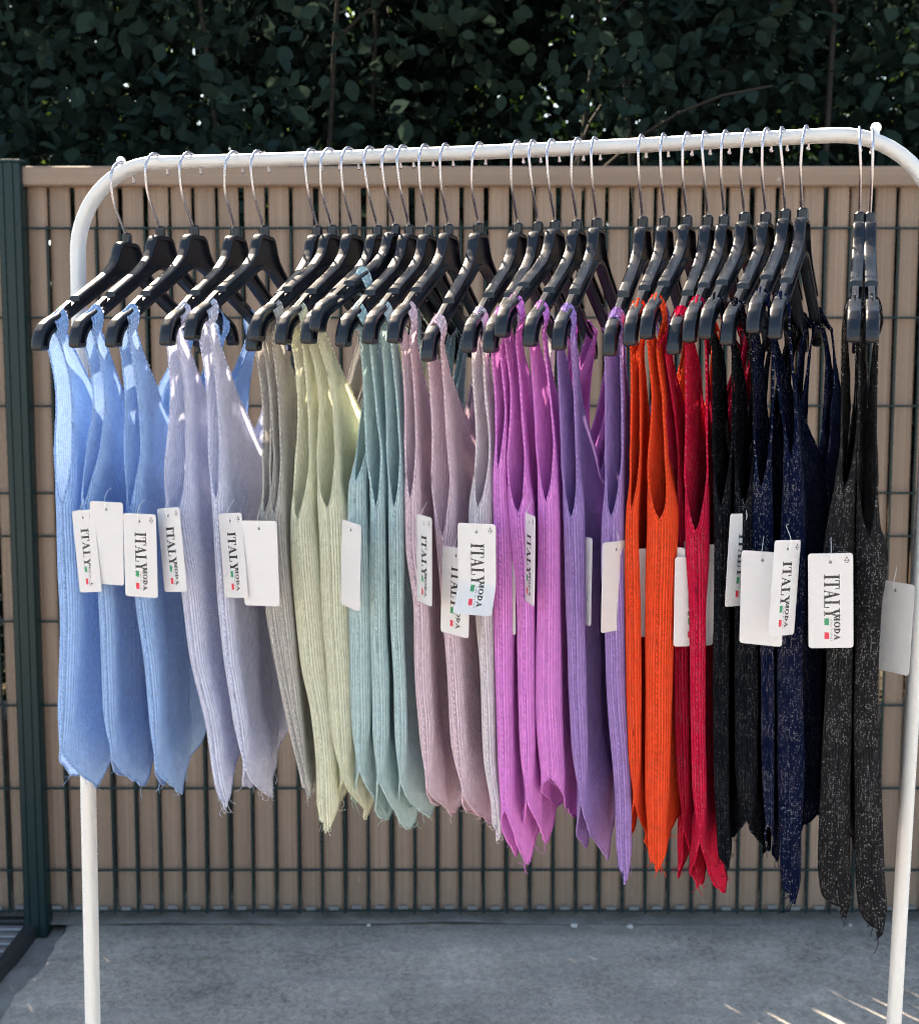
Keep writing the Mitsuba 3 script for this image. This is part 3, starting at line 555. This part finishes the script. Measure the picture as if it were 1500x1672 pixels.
def top_mesh(i):
    s0, zn, yaw, drop, za, (ts, tz), rows = TOPS[i]
    r = rng(500 + i)
    zr, sr, hr = (np.array(c) for c in zip(*rows))
    UN, ts_raw = FOLD.get(i, .165), ts
    z_hem = zr.min(); us = .165
    if i == 9: us = .100
    o, au, aw, az, M = HF[i]
    arm_u = np.array([.053, .066, .1, .128, .137, .15, .168, .184]); arm_z = np.array([-.037, -.0445, -.0595, -.072, -.0825, -.0870, -.0955, -.1035])
    c = o + au * us + az * np.interp(us, arm_u, arm_z)                  # where the strap rides on the near arm
    z_arm, s_arm = c[2] + .002, (c - RO) @ RA
    cf = o - au * us + az * np.interp(us, arm_u, arm_z)
    s_armf, z_armf = (cf - RO) @ RA, cf[2] + .002
    ztop = z_arm - .022                                                  # the strap's flat part ends here, then it arches over the arm
    zv = 1.225 + .02 * r.normal()                                        # bottom of the V neck
    n_hem, n_mid, n_up = 14, 26, 30
    uf = -.160
    ph = r.uniform(0, 6.28, 6)
    d_tip = z_hem - tz
    rel_t = (UN - .325 * TIP.get(i, .30)) / UN; sn0 = sr[np.argmin(zr)]
    if rel_t > .99:                                                      # the lowest point is the fold itself
        h0 = hr[np.argmin(zr)]; zr, sr, hr = np.r_[zr, z_hem * .45 + tz * .55, tz], np.r_[sr, sn0 * .6 + ts_raw * .4, ts_raw], np.r_[hr, h0 * 1.0, h0 * .36]; ts = (s0 + sn0) / 2; rel_t = 0
    ts = float(np.clip((ts - sn0 * rel_t) / (1 - rel_t), (s0 + sn0) / 2 - .04, (s0 + sn0) / 2 + .05))   # the hem's place at the centre of the cloth
    S = smooth_curve(np.r_[zr, ztop], np.r_[sr, s_arm]) if ztop > zr.max() + .01 else smooth_curve(zr, sr)
    H = smooth_curve(np.r_[zr, ztop], np.r_[hr, .0098]) if ztop > zr.max() + .01 else smooth_curve(zr, hr)
    lo, hi = zr.min(), max(zr.max(), ztop if ztop > zr.max() + .01 else 0)
    na = 18
    t = np.linspace(0, 1, na); half_cols = np.r_[0, np.cumsum(np.diff(t ** 1.7))]   # dense near the fold
    sw = .0105 if i < 5 else .0092                                                           # half width of a strap
    def hem(a, side):                                                    # a: 0 at the near fold, 1 at the far fold
        x = TIP.get(i, .30) * (1 + .1 * math.sin(ph[0]))
        if x < .06: prof = np.clip(1 - a / .20, 0, 1) ** 1.1 + .22 * np.exp(-((a - .5) / .12) ** 2)
        else: prof = np.where(a < x, np.clip(a / x, 0, 1) ** .65, np.clip((1 - a) / (1 - x), 0, 1))
        jag = .0035 * (meshkit.fbm(np.stack([a * 40 + 9 * i, a * 0 + side, a * 0], -1), 3, i) - .5)
        return z_hem - (d_tip + (.006 if side > 0 else -.004) * 1) * prof + jag * 2
    grids = {}
    for side in (-1, 1):
        for half in (0, 1):                                              # 0 near half, 1 far half
            a = half_cols * .5 if half == 0 else 1 - half_cols * .5
            P, UV = [], []
            he = hem(a, side)
            lev = [('h', k / n_hem) for k in range(n_hem)] + [('z', z) for z in np.linspace(z_hem + .015, za, n_mid)] + [('z', z) for z in np.linspace(za, ztop, n_up)[1:]]
            for kind, q in lev:
                z = he + (z_hem + .015 - he) * q if kind == 'h' else np.full(na, q)
                zc = np.clip(z, lo, hi)
                sn, hn = S(zc), H(zc)
                hn = hn * (1 + .22 * (meshkit.fbm(np.stack([z * 11, z * 0 + i * 5.3, z * 0], -1), 2, 4) - .5) * np.clip((za - z) / .05, 0, 1))
                # edges of the sheet at this height
                un = UN - .0 * z; k = np.clip((z - za) / (ztop - za), 0, 1)
                ua = np.where(z > za, UN + (us + sw - UN) * k ** .8 - .012 * np.sin(np.pi * k) - .010 * np.sin(np.pi * np.clip(k * 3, 0, 1)) * 0, UN)
                kv = np.clip((z - zv) / (ztop - zv), 0, 1)
                uv_ = np.where(z > zv, (us - sw) * kv ** .62, 0)
                w = a / .5 if half == 0 else (1 - a) / .5                # 0 at the fold / armhole edge, 1 at centre / neckline
                if half == 0: u = ua + (uv_ - ua) * w
                else: u = -((ua - .005) + (uv_ - (ua - .005)) * w)
                # middle surface along the rail
                f = np.clip((z - tz) / (zn - .1 - tz), 0, 1)
                sc_top = s0
                s_c = ts + (sc_top - ts) * f ** .8                       # at the centre of the cloth
                rel = u / UN
                slope = sn - s_c
                far_slope = np.clip(-slope * .6, -.03, .03) + (s_armf - s0) * f
                mid = np.where(rel >= 0, s_c + slope * np.abs(rel) ** 1.0, s_c + far_slope * np.abs(rel))
                spread = FAR.get(i, 0.0) * (1 - rel) / 2 * np.clip((zv + .16 - z) / .2, 0, 1)
                mid = mid + spread
                wave = .0035 * np.sin(np.abs(rel - 1) * 5.2 + ph[1] + 2.0 * z) + .002 * np.sin(np.abs(rel - 1) * 11 + ph[2] - 3 * z)
                mid = mid + wave * np.clip((1 - rel) * 2.2, 0, 1) * np.clip((z_hem + .5 - z) / .25, .25, 1)
                # half thickness: rounded pillar at the fold, thinning inwards
                if half == 0:
                    dist = np.abs(ua - u); rr = np.maximum(hn, .004)
                    fold = np.sqrt(np.clip(1 - (1 - np.clip(dist / (rr * 1.15), 0, 1)) ** 2, 0, 1))
                    open_ = np.clip((z - za) / .06, 0, 1) ** .62
                    shape = fold * (1 - open_) + open_
                    ht = hn * shape * (1 - .58 * np.clip((dist - rr * .7) / .035, 0, 1) ** 1.3)
                    vent = np.clip((z_hem + .05 - z) / .05, 0, 1) ** 1.5 * VENT.get(i, 1.0)   # towards the hem the fold turns into an open slit
                    ht = ht * (1 - vent) + vent * hn * 1.6 * np.clip(dist / .055, 0, 1) ** .8
                else:
                    dist = np.abs(-(ua - .005) - u)
                    hf = np.minimum(hn * .55, .008)
                    fold = np.sqrt(np.clip(1 - (1 - np.clip(dist / .012, 0, 1)) ** 2, 0, 1)); open_ = np.clip((z - za) / .05, 0, 1)
                    ht = hn * .55 * np.clip(1 - 0 * dist, 0, 1) * (fold * (1 - open_) + open_)
                    ht = ht * np.where(open_ > 0, 1 - .35 * open_ * (1 - w), 1)
                # side vent: the hem flares open below the fold corner
                nz = meshkit.fbm(np.stack([u * 14 + 3 * i, z * 9, u * 0 + side], -1), 3, i) - .5
                sx = mid + side * ht + .006 * nz * np.clip(w * 3, 0.0, 1)
                edge = .0012 * (meshkit.fbm(np.stack([z * 120, z * 0 + side + i * 7, z * 0 + half], -1), 2, 3) - .5)
                u = u + np.where((w < .01) | ((w > .99) & (z > zv)), edge, 0)
                P.append(np.stack([sx, u, z], -1))
                q3 = np.stack([sx, u], -1); arc = np.r_[0, np.cumsum(np.linalg.norm(np.diff(q3, axis=0), axis=1))] + np.abs(np.abs(u[0]) - UN)
                if half == 1: arc = .40 - arc
                UV.append(np.stack([4.0 * COLOUR[i] + 2 + arc * side, z], -1))
            if True:                                                     # over the arm
                zt, st = (z_arm, s_arm) if half == 0 else (z_armf, s_armf)
                base = P[-1]; uu = np.linspace(us + sw, us - sw, na) if half == 0 else -np.linspace(us + sw - .001, us - sw, na)
                sl = -.52 * (uu - (us if half == 0 else -us)) * (1 if half == 0 else -1)
                for e in np.linspace(.2, 1, 7):
                    ang = e * math.pi / 2
                    hh = .0098
                    tgt_s = st + side * hh * math.cos(max(0, ang * 1.6 - .9) if ang * 1.6 - .9 < math.pi / 2 else math.pi / 2)
                    tgt_z = zt + sl - .020 * (1 - e) if e < .55 else zt + sl - .009 + .0105 * math.sin((e - .55) / .45 * math.pi / 2)
                    k = min(1, e * 1.6)
                    p = np.stack([base[:, 0] * (1 - k) + tgt_s * k, base[:, 1] * (1 - k) + uu * k, base[:, 2] * (1 - k) * 0 + (base[:, 2] * (1 - k) + tgt_z * k)], -1)
                    if e == 1: p[:, 0] = st
                    P.append(p); UV.append(UV[-1] + np.stack([0 * p[:, 0], .002 + 0 * p[:, 2]], -1))
            grids[side, half] = np.array(P), np.array(UV)
    vs, us_, fs, base = [], [], [], 0
    for (side, half), (P, U) in grids.items():
        nr, nc = P.shape[:2]; i_, j_ = np.meshgrid(np.arange(nr - 1), np.arange(nc - 1), indexing='ij'); q = i_ * nc + j_ + base
        f = np.stack([q, q + 1, q + nc + 1, q + nc], -1).reshape(-1, 4)
        if (side > 0) ^ (half == 1): f = f[:, ::-1]
        fs += [f[:, [0, 1, 2]], f[:, [0, 2, 3]]]; vs.append(P.reshape(-1, 3)); us_.append(U.reshape(-1, 2)); base += nr * nc
    v, uv, f = np.vstack(vs), np.vstack(us_), np.vstack(fs)
    key = np.round(np.hstack([v, np.where(np.abs(uv[:, :1] - np.round(uv[:, :1])) < 1e-6, np.round(uv[:, :1]), uv[:, :1])]) * 1e5).astype(np.int64)
    _, first, inv = np.unique(key, axis=0, return_index=True, return_inverse=True)
    v, uv, f = v[first], uv[first], inv.reshape(-1)[f]
    f = f[(f[:, 0] != f[:, 1]) & (f[:, 1] != f[:, 2]) & (f[:, 0] != f[:, 2])]
    w = RO + v[:, :1] * RA + v[:, 1:2] * NA + v[:, 2:] * V(0, 0, 1)
    hem_pts = [RO + p[0] * RA + p[1] * NA + V(0, 0, p[2]) for (side, half), (P, U) in grids.items() for p in P[0, ::2]]
    return trimesh.Trimesh(w, f, process=False), uv, np.array(hem_pts)
def edge_trim(m_, i):
    """the thin rolled rim of the knit along armholes, neck and hem"""
    e = np.sort(m_.edges, axis=1); u_, c_ = np.unique(e, axis=0, return_counts=True); e = u_[c_ == 1]
    nxt = {}
    for a, b in e: nxt.setdefault(a, []).append(b); nxt.setdefault(b, []).append(a)
    seen, out, r = set(), [], rng(700 + i)
    for a0 in list(nxt):
        if a0 in seen or len(nxt[a0]) != 2: continue
        run, a, prev = [a0], nxt[a0][0], a0
        seen.add(a0)
        while a not in seen and len(nxt[a]) == 2:
            seen.add(a); run.append(a); n_ = [q for q in nxt[a] if q != prev]; prev, a = a, (n_ or [a])[0]
        if len(run) < 6: continue
        p = m_.vertices[run + ([run[0]] if a == run[0] else [])]
        d = np.r_[0, np.cumsum(np.linalg.norm(np.diff(p, axis=0), axis=1))]; ok = np.r_[True, np.diff(d) > 1e-6]; p, d = p[ok], d[ok]
        q = np.stack([np.interp(np.arange(0, d[-1], .006), d, p[:, k]) for k in range(3)], 1)
        if len(q) > 4: out.append(tube(q, .00105 * r.uniform(.8, 1.25, len(q)), 6))
    tm = joined(out); return ply(tm, 'knit', smooth=True, uv=np.stack([4.0 * COLOUR[i] + 2.1 + .0005 * np.arange(len(tm.vertices)) % .3, tm.vertices[:, 2]], -1))
TOP_TEXT = [
    'bright blue knitted strap top at the left end of the rack',
    'blue knitted top with a white tag, second from the left',
    'blue knitted top beside the first lavender top, its hem broad',
    'pale lavender top left of the two, hem hanging in one point',
    'pale lavender top right of the two, beside the grey tops',
    'grey glitter top hanging against the lavender top',
    'grey glitter top hanging against the pale yellow top',
    'pale yellow glitter top with the longer pointed hem, left of the pair',
    'pale yellow glitter top beside the teal tops, right of the pair',
    'teal glitter top with its strap high on the hanger arm',
    'teal glitter top in the middle of the three teal tops',
    'teal glitter top beside the mauve tops',
    'mauve glitter top beside the teal tops',
    'mauve glitter top with a deep armhole beside the lilac grey top',
    'pale lilac grey top between the mauve and magenta tops',
    'magenta pink top leftmost of three, with the longest pointed hem',
    'magenta pink top narrow in the middle of the three',
    'magenta pink top with the broad flat side, beside the purple tops',
    'purple glitter top with a wide open neckline, left of the pair',
    'purple glitter top hanging longest, beside the orange tops',
    'orange top narrow, left of the orange pair',
    'orange top broad and bright, right of the orange pair',
    'dark crimson glitter top half hidden behind the orange top',
    'crimson glitter top with a narrow armhole beside the black tops',
    'black glitter top beside the crimson top',
    'black top with the shorter hem beside the navy tops',
    'navy glitter top narrow, left of the navy pair',
    'navy glitter top broad with a long pointed hem',
    'charcoal silver glitter top left of the pair at the right end',
    'charcoal silver glitter top at the right end of the rack, hanging lowest',
]
for i in range(len(TOPS)):
    m_, uv, hp = top_mesh(i)
    lab = TOP_TEXT[i]
    g = thing('knitted_top', lab, 'tank top', 'knitted strap tops along the rack')
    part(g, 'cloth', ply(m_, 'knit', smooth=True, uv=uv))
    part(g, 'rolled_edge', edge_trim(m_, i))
    r = rng(900 + i); th = []
    low = hp[np.argsort(hp[:, 2])]
    for k in range(14):
        p0 = low[min(len(low) - 1, int(abs(r.normal()) * 9))] if k < 9 else low[r.integers(0, len(low))]
        L = r.uniform(.004, .014); d = V(r.normal() * .5, r.normal() * .5, -1); d /= np.linalg.norm(d)
        th.append(tube(spline([p0 + V(0, 0, .004), p0 + d * L * .5 + r.normal(size=3) * .0015, p0 + d * L + r.normal(size=3) * .003], 5), .00035, 4))
    tm = joined(th)
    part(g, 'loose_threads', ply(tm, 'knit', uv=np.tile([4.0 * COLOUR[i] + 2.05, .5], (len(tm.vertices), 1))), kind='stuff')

# ---------------------------------------------------------------- tags
def glyphs():
    """high-contrast serif capitals, 1 tall: thick stems, hair-thin serifs"""
    b = sg.box; P = sg.Polygon; th, hs = .17, .035
    stem = lambda x: union_all([b(x, 0, x + th, 1), b(x - .10, 0, x + th + .10, hs), b(x - .10, 1 - hs, x + th + .10, 1)])
    G = {}
    G['I'] = (stem(.12), .42)
    G['T'] = (union_all([b(.28, 0, .28 + th, 1), b(.18, 0, .55, hs), b(.0, 1 - hs, .73, 1), P([(0, 1), (.03, 1), (.045, .74), (0, .72)]), P([(.73, 1), (.70, 1), (.685, .74), (.73, .72)])]), .76)
    G['A'] = (union_all([P([(.07, 0), (.105, 0), (.37, .95), (.34, 1)]), P([(.34, 1), (.40, 1), (.72, 0), (.53, 0), (.30, .86)]), b(.17, .30, .54, .335), b(-.01, 0, .19, hs), b(.44, 0, .80, hs)]), .80)
    G['L'] = (union_all([stem(.10), b(.1, 0, .62, hs), P([(.62, 0), (.59, 0), (.575, .28), (.62, .32)])]), .66)
    G['Y'] = (union_all([b(.31, 0, .31 + th, .48), b(.20, 0, .58, hs), P([(.04, 1), (.22, 1), (.47, .42), (.31, .42)]), P([(.66, 1), (.70, 1), (.46, .40), (.42, .45)]), b(-.04, 1 - hs, .32, 1), b(.55, 1 - hs, .79, 1)]), .78)
    G['M'] = (union_all([P([(.08, 0), (.11, 0), (.13, 1), (.10, 1)]), b(.02, 0, .19, hs), P([(.10, 1), (.28, 1), (.53, .08), (.46, 0)]), P([(.46, 0), (.50, 0), (.80, 1), (.75, 1)]), b(.74, 0, .92, 1), b(.66, 0, 1.0, hs), b(.02, 1 - hs, .2, 1), b(.76, 1 - hs, 1.0, 1)]), 1.02)
    el = lambda w, h, cx, cy: sa.translate(sa.scale(sg.Point(0, 0).buffer(1, 24), w, h), cx, cy)
    G['O'] = (el(.40, .52, .42, .5).difference(el(.22, .485, .42, .5)), .86)
    G['D'] = (union_all([stem(.10), el(.58, .5, .17, .5).difference(el(.40, .465, .17, .5)).intersection(b(.15, -.1, 2, 1.1))]), .84)
    G['E'] = (union_all([stem(.1), b(.1, 0, .6, hs), b(.1, 1 - hs, .6, 1), b(.1, .48, .45, .52)]), .66)
    G['N'] = (union_all([b(.1, 0, .14, 1), P([(.1, 1), (.26, 1), (.72, 0), (.6, 0)]), b(.68, 0, .72, 1)]), .82)
    G[' '] = (None, .32)
    return G
GL = glyphs()
def words(text, cap, squeeze=1.0, gap=.06):
    x, out = 0, []
    for ch in text:
        gsh, adv = GL[ch]
        if gsh is not None: out.append(sa.translate(gsh, x, 0))
        x += adv + gap
    return sa.scale(union_all(out), cap * squeeze, cap, origin=(0, 0)), x * cap * squeeze
CW, CH, CT = .042, .092, .0005
def card_shape():
    c = sg.box(-CW / 2, -CH / 2, CW / 2, CH / 2).buffer(-.003).buffer(.003, 6)
    return c.difference(sg.Point(0, CH / 2 - .0085).buffer(.0016, 8))
def read_down(shape, bx, ty):
    """letters that read downwards: baseline at card x = bx, starting at card y = ty"""
    return sa.translate(sa.rotate(shape, -90, origin=(0, 0)), bx, ty)
def print_shapes():
    top = CH / 2; L = -CW / 2
    it, n = words('ITALY', .0142, .0430 / (words('ITALY', 1)[1]) / .0142)
    mo, n2 = words('MODA', .0052, .0250 / (words('MODA', 1)[1]) / .0052, .10)
    mi_, n3 = words('MADE IN ITALY', .0017, .0200 / (words('MADE IN ITALY', 1)[1]) / .0017, .14)
    b1 = L + .0150
    it, mo = it.buffer(.00022), mo.buffer(.00026)
    letter = union_all([read_down(it, b1, top - .0205), read_down(mo, b1 + .0092, top - .0590)])
    small = read_down(mi_, b1 + .0056, top - .0635)
    y = top - .0630
    bars = [sg.box(b1 - .0002, y - .0068 * (k + 1) + .0002, b1 + .0042, y - .0068 * k) for k in range(3)]
    tri = sg.Polygon([(0, .0030), (-.0028, -.0016), (.0028, -.0016)]); tri = tri.difference(tri.buffer(-.0008, join_style=2))
    cut = union_all([sa.rotate(sg.box(-.0003, .0002, .0003, .004), a, origin=(0, 0)) for a in (60, 180, 300)])
    mark = union_all([sa.translate(tri.difference(cut), CW / 2 - .0058, top - .0062), sa.translate(sg.box(-.0015, -.0003, .0015, .0003), CW / 2 - .0058, top - .0092)])
    return letter, small, bars, mark
LETTER, SMALL, BARS, MARK = print_shapes()
def bent(tm, bend):
    """card local: x across, y up, z out of the printed face; bend curls the lower part forward, cx bows it"""
    v = tm.vertices
    if bend:
        y = v[:, 1]; d = np.clip(-CH * .17 - y, 0, None)
        v[:, 2] += d * bend + d * d * 2
    v[:, 2] += -.9 * v[:, 0] ** 2
    return tm
def grid_card(bend):
    """the card as a thin solid, its outline sampled finely enough to bow"""
    tm = extrude(card_shape(), CT, -CT / 2); tm = trimesh.Trimesh(*trimesh.remesh.subdivide_to_size(tm.vertices, tm.faces, .009)); return bent(tm, bend)
def tag(i, s, z, u, yaw, roll, blank, label, bend=0, tilt=0):
    """yaw: turns the face about the vertical (0 = facing along the hangers); roll: degrees, the foot swings to the right"""
    a, b, c = math.radians(yaw), math.radians(roll), math.radians(tilt)
    nrm = NA * math.cos(a) + RA * math.sin(a); x = RA * math.cos(a) - NA * math.sin(a); y = V(0, 0, 1)
    y, nrm = y * math.cos(c) + nrm * math.sin(c), nrm * math.cos(c) - y * math.sin(c)
    x, y = x * math.cos(b) + y * math.sin(b), y * math.cos(b) - x * math.sin(b)
    o = rk(s, u, z); M = mat4(x, y, nrm, o)
    g = thing('price_tag', label, 'swing tag', 'white card tags on the tops')
    part(g, 'card', placed(ply(grid_card(bend), 'card', smooth=25), M))
    if not blank:
        e = CT / 2 + .0001
        sub = lambda t_: trimesh.Trimesh(*trimesh.remesh.subdivide_to_size(t_.vertices, t_.faces, .008))
        part(g, 'lettering', placed(ply(bent(sub(extrude(LETTER, .0001, e)), bend), 'ink'), M))
        part(g, 'small_lettering', placed(ply(bent(extrude(SMALL, .0001, e), bend), 'ink'), M))
        for q, k in ((0, 'ink_green'), (1, 'ink_pale'), (2, 'ink_red')):
            part(g, ('green_bar', 'pale_bar', 'red_bar')[q], placed(ply(bent(extrude(BARS[q], .0001, e), bend), k), M))
        part(g, 'recycling_mark', placed(ply(bent(extrude(MARK, .0001, e), bend), 'ink'), M))
    ring = sg.Point(0, CH / 2 - .0085).buffer(.0016, 8)
    part(g, 'eyelet', placed(ply(extrude(ring, .0003, -.0001), 'eyelet'), M))
    hole = o + y * (CH / 2 - .0085)
    end = hole - NA * .014 + V(0, 0, .022)
    p = spline([hole + nrm * .0012, hole + nrm * .0035 + y * .006, (hole + end) / 2 + NA * .006 + V(0, 0, .006), end], 12)
    part(g, 'nylon_loop', ply(tube(p, .00025, 5), 'clear_nylon', smooth=True))
for t_ in [  # s, z, u, yaw, roll, blank, label, bend
        (-0.3835, 1.1228, 0.178, -26, 7, False, 'white printed tag between the first and second blue tops, mostly hidden', 0),
        (-0.3537, 1.1338, 0.186, -4, -1.0, True, 'blank white tag on the second blue top', 0),
        (-0.3111, 1.1222, 0.19, -7, 0, False, 'white printed tag facing forward on the third blue top', 0),
        (-0.2756, 1.1290, 0.186, -29, 7, False, 'white printed tag turned aside on the left lavender top', 0),
        (-0.2073, 1.1242, 0.178, -30, 6, False, 'white printed tag on the right lavender top, left edge hidden', 0),
        (-0.1712, 1.1183, 0.188, -5, 1.5, True, 'blank white tag between lavender and grey tops', 0),
        (-0.0704, 1.1198, 0.186, -43, -3, True, 'blank white tag turned aside between yellow and teal tops', 0),
        (0.0100, 1.1286, 0.186, -53, 0, False, 'white printed tag turned aside on the left mauve top', 0),
        (0.0429, 1.0963, 0.184, -32, -2, False, 'white printed tag half behind the folded tag on the mauve top', 0),
        (0.0687, 1.1233, 0.196, -10, 0.5, False, 'large white printed tag with its lower part bent forward', 0.35),
        (0.0881, 1.0944, 0.145, -52, 2, False, 'white tag sliver behind the middle magenta top', 0),
        (0.1186, 1.1324, 0.176, -63, -1, False, 'white printed tag turned edgewise between two magenta tops', 0),
        (0.1666, 1.1072, 0.14, -50, -1, True, 'white blank tag sliver beside the left purple top', 0),
        (0.2067, 1.1059, 0.166, 58, -0.5, True, 'blank pinkish white tag on the right purple top, cut off by orange', 0),
        (0.2416, 1.0965, 0.138, 30, 1, True, 'white tag sliver between the two orange tops', 0),
        (0.2549, 1.0996, 0.146, -20, 0, True, 'white tag sliver right of the bright orange top', 0),
        (0.2844, 1.0909, 0.15, 25, 0, False, 'white printed tag behind the crimson top, nearly hidden', 0),
        (0.2876, 1.1029, 0.138, -25, 0, True, 'white tag sliver right of the crimson top', 0),
        (0.3310, 1.1373, 0.165, 55, -3.5, False, 'white printed tag edgewise on the black top', 0),
        (0.3522, 1.1037, 0.19, -14, 0, True, 'blank white tag overlapped by a printed one on the navy top', 0),
        (0.3741, 1.1173, 0.205, 56, -4.5, False, 'white printed tag turned aside in front of the blank navy one', 0),
        (0.4170, 1.1045, 0.192, 8, 2, False, 'white printed tag facing forward on the left charcoal top', 0),
        (0.4789, 1.0682, 0.12, -35, -2, True, 'blank white tag at the far right edge of the charcoal tops', 0),
        ]:
    tag(0, t_[0], t_[1], t_[2], t_[3], t_[4], t_[5], t_[6], t_[7])
